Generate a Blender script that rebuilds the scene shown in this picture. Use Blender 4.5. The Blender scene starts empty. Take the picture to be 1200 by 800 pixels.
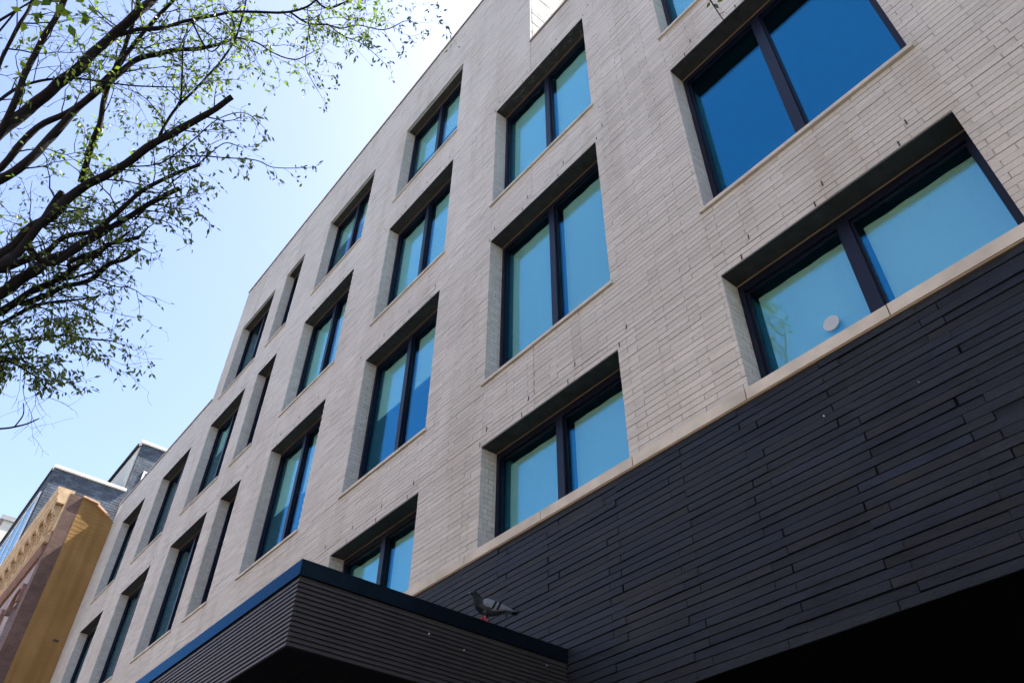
import bpy, bmesh, math, random
from mathutils import Vector, Matrix, noise
random.seed(7)
RND = random.Random(11)
scene = bpy.context.scene
COL = scene.collection

# ------------------------------------------------------------------ camera
H = 1.6                      # eye height: the ground is z = 0
camd = bpy.data.cameras.new("camera")
cam = bpy.data.objects.new("camera", camd); COL.objects.link(cam)
CR = Matrix(((0.6354499, 0.51564485, 0.57472934),
             (0.77206964, -0.43451742, -0.46379206),
             (0.01057792, 0.7384477, -0.67422778)))
CF = 915.493
cam.matrix_world = Matrix.Translation((0, 0, H)) @ CR.to_4x4()
camd.sensor_width = 36.0
camd.lens = CF / 1200.0 * 36.0
camd.clip_start = 0.05
camd.clip_end = 2000
scene.camera = cam

def at(px, py, dist):
    """world point seen at a photo pixel (1200x800) at a distance in metres"""
    d = CR @ Vector((px - 600.0, 400.0 - py, -CF)); d.normalize()
    return Vector((0, 0, H)) + d * dist
def proj(p):
    q = CR.transposed() @ (Vector(p) - Vector((0, 0, H)))
    return (600 - CF * q.x / q.z, 400 + CF * q.y / q.z, -q.z)

# ------------------------------------------------------------------ light
SUN = Vector((0.25, 1.0, 1.65)).normalized()
world = bpy.data.worlds.new("World"); scene.world = world; world.use_nodes = True
wn = world.node_tree.nodes; wl = world.node_tree.links; wn.clear()
sky = wn.new("ShaderNodeTexSky"); sky.sky_type = 'NISHITA'; sky.sun_disc = False
sky.sun_elevation = math.asin(SUN.z)
sky.sun_rotation = math.atan2(SUN.x, SUN.y)
sky.air_density = 1.0; sky.dust_density = 2.2; sky.ozone_density = 2.3; sky.altitude = 0
tint = wn.new("ShaderNodeMix"); tint.data_type = 'RGBA'; tint.blend_type = 'MULTIPLY'; tint.inputs[0].default_value = 1; tint.inputs[7].default_value = (1.02, .945, 1.0, 1)
bg = wn.new("ShaderNodeBackground"); bg.inputs[1].default_value = 0.11
wo = wn.new("ShaderNodeOutputWorld")
wl.new(sky.outputs[0], tint.inputs[6]); wl.new(tint.outputs[2], bg.inputs[0]); wl.new(bg.outputs[0], wo.inputs[0])
sl = bpy.data.lights.new("sun", 'SUN'); sl.energy = 4.6; sl.angle = math.radians(0.5); sl.color = (1.0, 0.95, 0.86)
so = bpy.data.objects.new("sun", sl); COL.objects.link(so)
so.rotation_euler = SUN.to_track_quat('Z', 'Y').to_euler(); so.location = (0, 0, 60)
scene.view_settings.view_transform = 'Standard'; scene.view_settings.look = 'None'
scene.view_settings.exposure = 2.05
scene.view_settings.gamma = 1.0
scene.cycles.max_bounces = 10

# ------------------------------------------------------------------ materials
def new_mat(name):
    m = bpy.data.materials.new(name); m.use_nodes = True
    nt = m.node_tree; nt.nodes.clear()
    o = nt.nodes.new("ShaderNodeOutputMaterial")
    return m, nt, o
def N(nt, t, **k):
    n = nt.nodes.new(t)
    for a, b in k.items():
        if a == 'inp':
            for i, v in b.items(): n.inputs[i].default_value = v
        else: setattr(n, a, b)
    return n
def mixc(nt, fac, a, b, blend='MIX'):
    n = nt.nodes.new("ShaderNodeMix"); n.data_type = 'RGBA'; n.blend_type = blend
    for s, v in ((n.inputs[0], fac), (n.inputs[6], a), (n.inputs[7], b)):
        if hasattr(v, 'is_linked'): nt.links.new(v, s)
        elif v is not None: s.default_value = v if not isinstance(v, tuple) or len(v) == 4 else (*v, 1)
    return n.outputs[2]
def ramp(nt, src, stops):
    r = nt.nodes.new("ShaderNodeValToRGB"); nt.links.new(src, r.inputs[0])
    e = r.color_ramp.elements
    while len(e) < len(stops): e.new(0.5)
    for i, (p, c) in enumerate(stops):
        e[i].position = p; e[i].color = (*c, 1) if len(c) == 3 else c
    return r.outputs[0]
def mapped(nt, scale=(1, 1, 1)):
    g = nt.nodes.new("ShaderNodeNewGeometry"); m = nt.nodes.new("ShaderNodeMapping")
    m.inputs[3].default_value = scale; nt.links.new(g.outputs['Position'], m.inputs[0])
    return m.outputs[0]
def noisen(nt, vec, scale, detail=3, rough=.55):
    n = nt.nodes.new("ShaderNodeTexNoise"); n.inputs['Scale'].default_value = scale
    n.inputs['Detail'].default_value = detail; n.inputs['Roughness'].default_value = rough
    nt.links.new(vec, n.inputs['Vector']); return n.outputs[0]
def math2(nt, op, a, b=None, clamp=False):
    n = nt.nodes.new("ShaderNodeMath"); n.operation = op; n.use_clamp = clamp
    for i, v in enumerate((a, b)):
        if v is None: continue
        if hasattr(v, 'is_linked'): nt.links.new(v, n.inputs[i])
        else: n.inputs[i].default_value = v
    return n.outputs[0]
def rnd_piece(nt):
    """one random number per piece, for single pieces and for joined ones alike"""
    g = nt.nodes.new("ShaderNodeNewGeometry"); o = nt.nodes.new("ShaderNodeObjectInfo")
    return math2(nt, 'FRACT', math2(nt, 'ADD', g.outputs['Random Per Island'], o.outputs['Random']))
def principled(nt, o, col, rough=.7, metal=0., spec=.5, bump=None, bstr=.3, bdist=.004, coat=0.):
    p = nt.nodes.new("ShaderNodeBsdfPrincipled")
    for k, v in (('Base Color', col), ('Roughness', rough), ('Metallic', metal)):
        if hasattr(v, 'is_linked'): nt.links.new(v, p.inputs[k])
        else: p.inputs[k].default_value = (*v, 1) if isinstance(v, tuple) and len(v) == 3 else v
    p.inputs['Specular IOR Level'].default_value = spec
    p.inputs['Coat Weight'].default_value = coat
    if bump is not None:
        b = nt.nodes.new("ShaderNodeBump"); b.inputs['Strength'].default_value = bstr
        b.inputs['Distance'].default_value = bdist
        nt.links.new(bump, b.inputs['Height']); nt.links.new(b.outputs[0], p.inputs['Normal'])
    nt.links.new(p.outputs[0], o.inputs[0]); return p

def mat_pale_brick():
    m, nt, o = new_mat("pale_brick")
    r = rnd_piece(nt)
    base = ramp(nt, r, [(0, (.438, .444, .402)), (.3, (.474, .480, .434)), (.7, (.492, .498, .450)), (1, (.522, .528, .478))])
    big = noisen(nt, mapped(nt), .7, 4)
    c = mixc(nt, 1.0, base, ramp(nt, big, [(.3, (.93, .90, .89)), (.7, (1.04, 1.03, 1.03))]), 'MULTIPLY')
    sp = noisen(nt, mapped(nt, (1, 1, 2.5)), 40, 5, .65)
    c = mixc(nt, 1.0, c, ramp(nt, sp, [(.3, (.82, .81, .80)), (.6, (1.03, 1.03, 1.03))]), 'MULTIPLY')
    st = noisen(nt, mapped(nt, (.9, .9, .16)), 2.2, 4)            # run-off stains
    c = mixc(nt, 1.0, c, ramp(nt, st, [(.36, (.90, .885, .86)), (.5, (1, 1, 1))]), 'MULTIPLY')
    bmp = noisen(nt, mapped(nt), 130, 4, .7)
    principled(nt, o, c, .82, spec=.3, bump=bmp, bstr=.35, bdist=.002)
    return m
def mat_mortar(name, dark, light, lo=.38, hi=.62):
    m, nt, o = new_mat(name)
    n = noisen(nt, mapped(nt, (.6, .6, 2.2)), 1.8, 4, .6)
    c = ramp(nt, n, [(lo, dark), (hi, light)])
    principled(nt, o, c, .95, spec=.1, bump=noisen(nt, mapped(nt), 200, 3), bstr=.4, bdist=.002)
    return m
def mat_dark_brick():
    m, nt, o = new_mat("dark_brick")
    r = rnd_piece(nt)
    base = ramp(nt, r, [(0, (.0076, .0108, .0158)), (.45, (.0090, .0126, .0190)), (.70, (.0105, .0136, .0180)), (.86, (.0122, .0130, .0138)), (1, (.011, .0165, .029))])
    n = noisen(nt, mapped(nt, (1, 1, 4)), 3.0, 6, .65)
    c = mixc(nt, 1.0, base, ramp(nt, n, [(.3, (.40, .40, .40)), (.72, (2.1, 2.1, 2.1))]), 'MULTIPLY')
    spk = noisen(nt, mapped(nt), 38, 2)
    c = mixc(nt, ramp(nt, spk, [(.76, (0, 0, 0)), (.80, (.55, .55, .55))]), c, (.12, .12, .12))
    big = noisen(nt, mapped(nt, (1, 1, 2.2)), 1.3, 5, .6)
    c = mixc(nt, 1.0, c, ramp(nt, big, [(.3, (.72, .80, .98)), (.5, (1, 1, 1)), (.68, (1.32, 1.20, 1.02))]), 'MULTIPLY')
    chip = noisen(nt, mapped(nt, (1, 1, 2)), 75, 5, .75)
    c = mixc(nt, 1.0, c, ramp(nt, chip, [(.3, (.55, .55, .55)), (.55, (1, 1, 1)), (.75, (1.9, 1.9, 1.9))]), 'MULTIPLY')
    rg = ramp(nt, n, [(.3, (.36, .36, .36)), (.7, (.62, .62, .62))])
    b = noisen(nt, mapped(nt, (1, 1, 2.4)), 26, 8, .72)
    principled(nt, o, c, rg, spec=.24, bump=b, bstr=1.0, bdist=.014)
    return m
def mat_simple(name, col, rough=.7, metal=0., var=.15, scale=6., bstr=.15, spec=.5, bscale=60, coat=0.):
    m, nt, o = new_mat(name)
    n = noisen(nt, mapped(nt), scale, 4)
    lo = tuple(c * (1 - var) for c in col); hi = tuple(min(1, c * (1 + var)) for c in col)
    c = ramp(nt, n, [(.3, lo), (.7, hi)])
    principled(nt, o, c, rough, metal, spec, noisen(nt, mapped(nt), bscale, 3), bstr, .002, coat)
    return m
def mat_lintel(stained=False):
    m, nt, o = new_mat("stained_lintel" if stained else "lintel")
    n = noisen(nt, mapped(nt), 9, 5, .7)
    c = ramp(nt, n, [(.35, (.022, .0225, .020)), (.7, (.046, .046, .041))])
    if stained:
        s = noisen(nt, mapped(nt, (1, 2.5, 1)), 7, 7, .75)
        c = mixc(nt, ramp(nt, s, [(.52, (0, 0, 0)), (.66, (.6, .6, .6))]), c, (.16, .155, .14))
    else:
        s = noisen(nt, mapped(nt, (1, 2, 1)), 5, 7, .75)
        c = mixc(nt, ramp(nt, s, [(.62, (0, 0, 0)), (.8, (.45, .45, .45))]), c, (.07, .068, .06))
    principled(nt, o, c, .6, spec=.3, bump=n, bstr=.15)
    return m
def mat_glass():
    m, nt, o = new_mat("coated_glass")
    fr = N(nt, "ShaderNodeLayerWeight", inp={0: .55})
    fac = math2(nt, 'ADD', math2(nt, 'MULTIPLY', fr.outputs[0], .42), .085, True)
    gl = N(nt, "ShaderNodeBsdfGlossy", inp={'Roughness': .012}); gw_ = N(nt, "ShaderNodeLayerWeight", inp={0: .5})
    nt.links.new(ramp(nt, gw_.outputs[1], [(.50, (.085, .47, .76)), (.66, (.17, .58, .88)), (.92, (.70, .86, .97))]), gl.inputs['Color'])
    wav = noisen(nt, mapped(nt), 1.1, 1)
    b = N(nt, "ShaderNodeBump", inp={'Strength': .12, 'Distance': .01})
    nt.links.new(wav, b.inputs['Height']); nt.links.new(b.outputs[0], gl.inputs['Normal'])
    tr = N(nt, "ShaderNodeBsdfTransparent"); tr.inputs['Color'].default_value = (.84, 1.0, .94, 1)
    mx = N(nt, "ShaderNodeMixShader")
    nt.links.new(fac, mx.inputs[0]); nt.links.new(tr.outputs[0], mx.inputs[1]); nt.links.new(gl.outputs[0], mx.inputs[2])
    nt.links.new(mx.outputs[0], o.inputs[0])
    return m
def mat_shade():
    m, nt, o = new_mat("shade_fabric")
    n = noisen(nt, mapped(nt, (60, 60, 4)), 6, 2)
    c = ramp(nt, n, [(.3, (.88, .90, .88)), (.7, (.93, .94, .93))])
    principled(nt, o, c, .85, spec=.1)
    return m
def mat_yellow_stucco():
    m, nt, o = new_mat("tan_stucco")
    n = noisen(nt, mapped(nt), 1.2, 5, .6)
    c = ramp(nt, n, [(.3, (.225, .135, .044)), (.55, (.26, .155, .054)), (.75, (.30, .182, .068))])
    s = noisen(nt, mapped(nt, (.7, 3.0, .16)), 1.6, 4)
    c = mixc(nt, 1.0, c, ramp(nt, s, [(.35, (.80, .79, .74)), (.6, (1, 1, 1))]), 'MULTIPLY')
    # old courses telegraphing through the render coat
    w = N(nt, "ShaderNodeTexWave", wave_type='BANDS', bands_direction='Z', inp={'Scale': 2.6, 'Distortion': 6., 'Detail': 4., 'Detail Scale': 1.2})
    nt.links.new(mapped(nt, (1, .8, 1)), w.inputs[0])
    hgt = math2(nt, 'ADD', w.outputs[1], math2(nt, 'MULTIPLY', noisen(nt, mapped(nt), 9, 4), .8))
    principled(nt, o, c, .9, spec=.2, bump=hgt, bstr=.2, bdist=.012)
    return m
def mat_tex_brick(name, c1, c2, mortar, scale, bw=.5, rh=.25, bstr=.5, side=False):
    """brick courses too far away to tell one from the next"""
    m, nt, o = new_mat(name)
    g = nt.nodes.new("ShaderNodeNewGeometry"); sep = nt.nodes.new("ShaderNodeSeparateXYZ"); cmb = nt.nodes.new("ShaderNodeCombineXYZ")
    nt.links.new(g.outputs['Position'], sep.inputs[0])
    nt.links.new(math2(nt, 'ADD', sep.outputs[0], sep.outputs[1]), cmb.inputs[0]); nt.links.new(sep.outputs[2], cmb.inputs[1])
    b = N(nt, "ShaderNodeTexBrick", inp={'Scale': scale, 'Mortar Size': .02, 'Brick Width': bw, 'Row Height': rh})
    b.inputs['Color1'].default_value = (*c1, 1); b.inputs['Color2'].default_value = (*c2, 1); b.inputs['Mortar'].default_value = (*mortar, 1)
    nt.links.new(cmb.outputs[0], b.inputs[0])
    n = noisen(nt, mapped(nt), 1.5, 5)
    c = mixc(nt, 1.0, b.outputs[0], ramp(nt, n, [(.3, (.72, .72, .72)), (.7, (1.15, 1.15, 1.15))]), 'MULTIPLY')
    principled(nt, o, c, .85, spec=.2, bump=b.outputs[1], bstr=-bstr, bdist=.01)
    return m
def mat_slate():
    m, nt, o = new_mat("slate_shingle")
    r = rnd_piece(nt)
    c = ramp(nt, r, [(0, (.014, .024, .034)), (.5, (.026, .042, .056)), (1, (.044, .064, .080))])
    n = noisen(nt, mapped(nt), 1.3, 5)
    c = mixc(nt, 1.0, c, ramp(nt, n, [(.3, (.6, .6, .6)), (.7, (1.5, 1.5, 1.5))]), 'MULTIPLY')
    principled(nt, o, c, .55, spec=.5, bump=noisen(nt, mapped(nt), 20, 4), bstr=.4, bdist=.01)
    return m
def mat_leaf(name, c1, c2):
    m, nt, o = new_mat(name)
    r = rnd_piece(nt)
    c = ramp(nt, r, [(0, c1), (1, c2)])
    d = N(nt, "ShaderNodeBsdfDiffuse"); t = N(nt, "ShaderNodeBsdfTranslucent"); g = N(nt, "ShaderNodeBsdfGlossy", inp={'Roughness': .45})
    nt.links.new(c, d.inputs[0])
    tc = mixc(nt, 1.0, c, (1.6, 1.6, .7), 'MULTIPLY'); nt.links.new(tc, t.inputs[0])
    a = N(nt, "ShaderNodeMixShader", inp={0: .6}); nt.links.new(d.outputs[0], a.inputs[1]); nt.links.new(t.outputs[0], a.inputs[2])
    b = N(nt, "ShaderNodeMixShader", inp={0: .06}); nt.links.new(a.outputs[0], b.inputs[1]); nt.links.new(g.outputs[0], b.inputs[2])
    nt.links.new(b.outputs[0], o.inputs[0]); return m
def mat_cap():  # black flashing; the sky's blue reflection is put into the gloss colour
    m, nt, o = new_mat("black_flashing_sky_gloss")
    fr = N(nt, "ShaderNodeFresnel", inp={0: 1.75})
    d = N(nt, "ShaderNodeBsdfDiffuse"); d.inputs[0].default_value = (.004, .005, .007, 1)
    g = N(nt, "ShaderNodeBsdfGlossy"); n = noisen(nt, mapped(nt, (1, 1, .3)), 5, 5)
    g.inputs[0].default_value = (.10, .27, .45, 1); nt.links.new(ramp(nt, n, [(.3, (.14, .14, .14)), (.7, (.30, .30, .30))]), g.inputs['Roughness'])
    b = N(nt, "ShaderNodeBump", inp={'Strength': .25, 'Distance': .01}); nt.links.new(noisen(nt, mapped(nt), 1.6, 3), b.inputs['Height']); nt.links.new(b.outputs[0], g.inputs['Normal'])
    mx = N(nt, "ShaderNodeMixShader"); nt.links.new(fr.outputs[0], mx.inputs[0]); nt.links.new(d.outputs[0], mx.inputs[1]); nt.links.new(g.outputs[0], mx.inputs[2])
    nt.links.new(mx.outputs[0], o.inputs[0]); return m
def mat_bark():
    m, nt, o = new_mat("bark")
    n = noisen(nt, mapped(nt, (1, 1, .5)), 28, 6, .7)
    c = ramp(nt, n, [(.3, (.006, .005, .0045)), (.7, (.016, .014, .012))])
    principled(nt, o, c, .9, spec=.2, bump=n, bstr=.9, bdist=.01)
    return m

M = dict(
    brick=mat_pale_brick(), mortar=mat_mortar("mortar", (.24, .24, .215), (.48, .485, .44)),
    dbrick=mat_dark_brick(), dmortar=mat_mortar("dark_mortar", (.004, .005, .007), (.013, .015, .020)),
    lintel=mat_lintel(), lintel_st=mat_lintel(True),
    trim=mat_simple("tan_trim", (.22, .16, .09), .6, bstr=.05),
    stone=mat_simple("limestone", (.46, .435, .36), .8, var=.2, scale=3.5, bstr=.4),
    frame=mat_simple("navy_frame", (.0035, .006, .016), .4, spec=.25, var=.1, bstr=.03),
    glass=mat_glass(), shade=mat_shade(),
    room=mat_simple("room_interior", (.03, .035, .035), .9),
    coping=mat_simple("coping_metal", (.36, .30, .23), .45, metal=.2, bstr=.05),
    roof=mat_simple("roof_membrane", (.30, .30, .30), .9),
    cap=mat_cap(),
    rib=mat_simple("rib_cladding", (.024, .021, .022), .5, var=.22, scale=5, bstr=.25, bscale=90),
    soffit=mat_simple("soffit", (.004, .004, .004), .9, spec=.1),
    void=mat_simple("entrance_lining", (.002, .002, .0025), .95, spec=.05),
    stucco=mat_yellow_stucco(),
    cream=mat_simple("cream_cornice", (.46, .335, .185), .75, var=.22, scale=5, bstr=.4, bscale=25),
    brown=mat_tex_brick("brown_brick", (.145, .088, .066), (.105, .066, .052), (.15, .115, .095), 6.5, .9, .32),
    pinkwall=mat_tex_brick("pinkish_brick", (.33, .275, .265), (.29, .235, .225), (.36, .33, .31), 4.2, .9, .32, .3),
    rust=mat_simple("red_brown_moulding", (.20, .11, .075), .75, var=.25),
    tile=mat_simple("clay_coping", (.60, .36, .22), .6),
    wcop=mat_simple("white_coping", (.80, .80, .79), .5, var=.04),
    slate=mat_slate(), slateback=mat_simple("slate_backing", (.02, .028, .034), .8),  # slateback: wall behind the shingles, one plain dark colour
    creamwall=mat_simple("cream_render", (.52, .52, .44), .85, var=.08),
    winwhite=mat_simple("white_window_frame", (.78, .80, .80), .4, var=.03),
    bark=mat_bark(), leaf=mat_leaf("leaf", (.026, .062, .008), (.125, .18, .022)),
    asphalt=mat_simple("asphalt", (.05, .05, .052), .9, scale=20),
    concrete=mat_simple("concrete", (.30, .29, .27), .9, scale=2.2),
    earth=mat_simple("soil", (.10, .075, .05), .95),
    paint=mat_simple("road_paint", (.75, .75, .72), .7),
    sticker=mat_simple("white_sticker", (.36, .43, .45), .6, var=.03),
    p_body=mat_simple("pigeon_grey", (.028, .032, .036), .85, spec=.12, var=.18, scale=40, bstr=.4, bscale=150),
    p_wing=mat_simple("pigeon_wing", (.125, .148, .168), .85, spec=.15, var=.15, scale=50, bstr=.4, bscale=150),
    p_dark=mat_simple("pigeon_bar", (.005, .005, .007), .8, spec=.1, var=.2, bstr=.3),
    p_neck=mat_simple("pigeon_neck", (.005, .011, .012), .6, spec=.12, var=.4, scale=30, bstr=.3),
    p_red=mat_simple("pigeon_foot", (.42, .035, .03), .6),
    p_beak=mat_simple("pigeon_beak", (.05, .05, .052), .5),
    p_white=mat_simple("pigeon_cere", (.7, .7, .66), .6),
    p_eye=mat_simple("pigeon_eye", (.45, .12, .02), .25),
)

# ------------------------------------------------------------------ mesh helpers
class MB:
    def __init__(s): s.v = []; s.f = []
    def add(s, vs, fs):
        o = len(s.v); s.v += [tuple(v) for v in vs]; s.f += [tuple(i + o for i in f) for f in fs]
    def box(s, x0, x1, y0, y1, z0, z1, skip=()):
        vs = [(x0, y0, z0), (x1, y0, z0), (x1, y1, z0), (x0, y1, z0), (x0, y0, z1), (x1, y0, z1), (x1, y1, z1), (x0, y1, z1)]
        fs = {'-z': (0, 3, 2, 1), '+z': (4, 5, 6, 7), '-y': (0, 1, 5, 4), '+x': (1, 2, 6, 5), '+y': (2, 3, 7, 6), '-x': (3, 0, 4, 7)}
        s.add(vs, [f for k, f in fs.items() if k not in skip])
    def quad(s, a, b, c, d): s.add([a, b, c, d], [(0, 1, 2, 3)])
    def prism_y(s, prof, x0, x1):
        """profile of (y, z) points, swept along x (closed)"""
        n = len(prof)
        vs = [(x0, y, z) for y, z in prof] + [(x1, y, z) for y, z in prof]
        fs = [(i, (i + 1) % n, n + (i + 1) % n, n + i) for i in range(n)] + [tuple(reversed(range(n))), tuple(range(n, 2 * n))]
        s.add(vs, fs)
    def prism_x(s, prof, y0, y1):
        n = len(prof)
        vs = [(x, y0, z) for x, z in prof] + [(x, y1, z) for x, z in prof]
        fs = [(i, (i + 1) % n, n + (i + 1) % n, n + i) for i in range(n)] + [tuple(reversed(range(n))), tuple(range(n, 2 * n))]
        s.add(vs, fs)
    def tube(s, pts, rad, sides=6, cap=True):
        o = len(s.v); n = len(pts); prev = None
        for i, p in enumerate(pts):
            p = Vector(p)
            t = (Vector(pts[min(i + 1, n - 1)]) - Vector(pts[max(i - 1, 0)])).normalized()
            if prev is None: u = t.orthogonal().normalized()
            else:
                u = prev - t * prev.dot(t)
                u = u.normalized() if u.length > 1e-6 else t.orthogonal().normalized()
            prev = u; w = t.cross(u); r = rad[i] if hasattr(rad, '__len__') else rad
            for k in range(sides):
                a = 2 * math.pi * k / sides
                s.v.append(tuple(p + (u * math.cos(a) + w * math.sin(a)) * r))
        for i in range(n - 1):
            for k in range(sides):
                k2 = (k + 1) % sides
                s.f.append((o + i * sides + k, o + i * sides + k2, o + (i + 1) * sides + k2, o + (i + 1) * sides + k))
        if cap:
            s.f.append(tuple(o + k for k in reversed(range(sides)))); s.f.append(tuple(o + (n - 1) * sides + k for k in range(sides)))
    def mesh(s, name, mat, smooth=False, recalc=False):
        me = bpy.data.meshes.new(name); me.from_pydata(s.v, [], s.f); me.update()
        if recalc:
            bm = bmesh.new(); bm.from_mesh(me); bmesh.ops.recalc_face_normals(bm, faces=bm.faces); bm.to_mesh(me); bm.free()
        if mat: me.materials.append(mat)
        if smooth: me.polygons.foreach_set('use_smooth', [True] * len(me.polygons))
        return me
    def obj(s, name, mat, parent=None, smooth=False, recalc=False, **props):
        return link(name, s.mesh(name, mat, smooth, recalc), parent, **props)
def link(name, data, parent=None, loc=None, **props):
    o = bpy.data.objects.new(name, data); COL.objects.link(o)
    if parent is not None:
        o.parent = parent
        o.matrix_parent_inverse = Matrix.Translation(-Vector(ORIGIN.get(parent.name, (0, 0, 0))))
    if loc is not None: o.location = loc
    for k, v in props.items(): o[k] = v
    return o
ORIGIN = {}
def thing(name, label, cat, loc=(0, 0, 0), group=None):
    o = bpy.data.objects.new(name, None); COL.objects.link(o); o.location = loc
    o.empty_display_size = .3
    o['label'] = label; o['category'] = cat
    if group: o['group'] = group
    ORIGIN[o.name] = loc
    return o
def blade(p, d, n, length, width):
    """a folded pointed leaf: 4 triangles"""
    d = d.normalized(); s = d.cross(n).normalized(); n = s.cross(d)
    m1 = p + d * length * .45 - n * length * .06
    return [p, m1 + s * width * .5 + n * width * .16, p + d * length - n * length * .10, m1 - s * width * .5 + n * width * .16, m1], \
           [(0, 1, 4), (1, 2, 4), (0, 4, 3), (4, 2, 3)]

# ================================================================== SETTING
Z = lambda z: z + H
mb = MB(); mb.quad((-600, -600, -.02), (600, -600, -.02), (600, 600, -.02), (-600, 600, -.02)); mb.obj("ground", M['asphalt'], kind='structure')
mb = MB(); mb.box(-120, 60, -12.0, -2.3, -.015, 0.0); mb.obj("road", M['asphalt'], kind='structure')
mb = MB()
for i in range(30):
    x = -60 + i * 4; mb.box(x, x + 1.6, -7.2, -7.08, .0, .004)
mb.obj("road_marking", M['paint'], kind='structure')
mb = MB(); mb.box(-120, 60, -2.1, 4.0, -.01, .13); mb.obj("pavement", M['concrete'], kind='structure')
mb = MB(); mb.box(-120, 60, -2.3, -2.104, -.01, .134); mb.obj("kerb", M['stone'], kind='structure')

# ================================================================== MAIN BUILDING
YF = 4.0
COURSE, BL = 0.0585, 0.34
rows = {2: (3.50, 4.662), 3: (5.52, 7.938), 4: (8.719, 11.11), 5: (11.95, 14.335)}
cols = {'A': (-2.28, -.337), 'B': (-5.434, -3.448), 'C': (-8.566, -6.592), 'D': (-11.774, -9.809), 'E': (-13.928, -12.994),
        'F': (-16.463, -14.544), 'G': (-19.513, -17.603), 'H': (-22.526, -20.737)}
layout = {'A': (2, 3, 4), 'B': (2, 3, 4), 'C': (2, 3, 4, 5), 'D': (3, 4, 5), 'E': (3, 4, 5), 'F': (3, 4, 5), 'G': (3, 4), 'H': (3, 4)}
openings = [(cols[c][0], cols[c][1], rows[r][0], rows[r][1], c, r) for c in layout for r in layout[c]]
XJ, XS, XL, XR = -4.60, -17.10, -23.93, 7.0      # parapet notch, step, left and right ends
ZHI, ZLO, ZRT = 16.19, 12.28, 12.14              # roof lines (high block, left, right)
ZLED, ZDK = 3.403, 1.70
def top_at(x): return ZHI if XS <= x < XJ else (ZLO if x < XS else ZRT)

B = thing("brick_building", "pale grey brick building with blue windows, charcoal brick base and black canopy", "building", (-6, 4.0, 0))
# --- backing wall with the openings cut out
def grid_wall(mb, x0, x1, z0, z1, y, holes):
    xs = sorted({x0, x1, *[h[i] for h in holes for i in (0, 1) if x0 < h[i] < x1]})
    zs = sorted({z0, z1, *[h[i] for h in holes for i in (2, 3) if z0 < h[i] < z1]})
    for i in range(len(xs) - 1):
        for j in range(len(zs) - 1):
            cx, cz = (xs[i] + xs[i + 1]) / 2, (zs[j] + zs[j + 1]) / 2
            if any(h[0] < cx < h[1] and h[2] < cz < h[3] for h in holes): continue
            mb.quad((xs[i], y, Z(zs[j])), (xs[i + 1], y, Z(zs[j])), (xs[i + 1], y, Z(zs[j + 1])), (xs[i], y, Z(zs[j + 1])))
mb = MB()
YM = YF + .0065
for a, b, t in ((XL, XS, ZLO), (XS, XJ, ZHI), (XJ, XR, ZRT)):
    grid_wall(mb, a, b, ZLED, t, YM, openings)
for x0, x1, z0, z1, c, r in openings:            # reveals, 9 mm behind the brick returns
    e = .006
    mb.quad((x0 - e, YM, Z(z0)), (x0 - e, YF + .30, Z(z0)), (x0 - e, YF + .30, Z(z1)), (x0 - e, YM, Z(z1)))
    mb.quad((x1 + e, YF + .30, Z(z0)), (x1 + e, YM, Z(z0)), (x1 + e, YM, Z(z1)), (x1 + e, YF + .30, Z(z1)))
    mb.quad((x0 - e, YM, Z(z0)), (x1 + e, YM, Z(z0)), (x1 + e, YF + .30, Z(z0)), (x0 - e, YF + .30, Z(z0)))
    mb.quad((x0 - e, YF + .30, Z(z1) + .01), (x1 + e, YF + .30, Z(z1) + .01), (x1 + e, YM, Z(z1) + .01), (x0 - e, YM, Z(z1) + .01))
mb.obj("wall", M['mortar'], B)
# shell: roofs, side walls, back, party walls, the raised side wall at the notch
mb = MB()
mb.box(XL, XS, 4.3, 16, Z(ZLO) - .5, Z(ZLO) - .35); mb.box(XS, XJ, 4.3, 16, Z(ZHI) - .5, Z(ZHI) - .35); mb.box(XJ, XR, 4.3, 16, Z(ZRT) - .5, Z(ZRT) - .35)
mb.obj("roof", M['roof'], B)
mb = MB()
mb.box(XL, XR, 15.8, 16, 0, Z(ZRT)); mb.box(XS, XJ, 15.8, 16.01, Z(ZRT), Z(ZHI))
mb.box(XS, XS + .2, 4.32, 15.8, Z(ZLO) - .6, Z(ZHI)); mb.box(XJ - .2, XJ - .009, YF + .009, 15.8, Z(ZRT) - .6, Z(ZHI))
mb.box(XL, XL + .2, 4.32, 15.8, 0, Z(ZLO)); mb.box(XR - .2, XR, 4.32, 15.8, 0, Z(ZRT))
mb.obj("side_wall", M['mortar'], B)
mb = MB()                                        # dark rooms behind the glass: floors, partitions and back wall
for z in (3.2, 5.2, 8.4, 11.6): mb.box(XL + .2, XR - .2, 4.42, 8.0, Z(z), Z(z) + .12)
mb.box(XL + .2, XR - .2, 8.0, 8.1, Z(1.7), Z(12.2)); mb.box(XS + .2, XJ - .2, 8.0, 8.1, Z(12.2), Z(15.6))
for x in (-3.0, -6.0, -9.2, -12.4, -14.2, -17.0, -20.1): mb.box(x - .05, x + .05, 4.42, 8.0, Z(1.7), Z(11.55))
mb.obj("interior_wall", M['room'], B)

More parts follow.
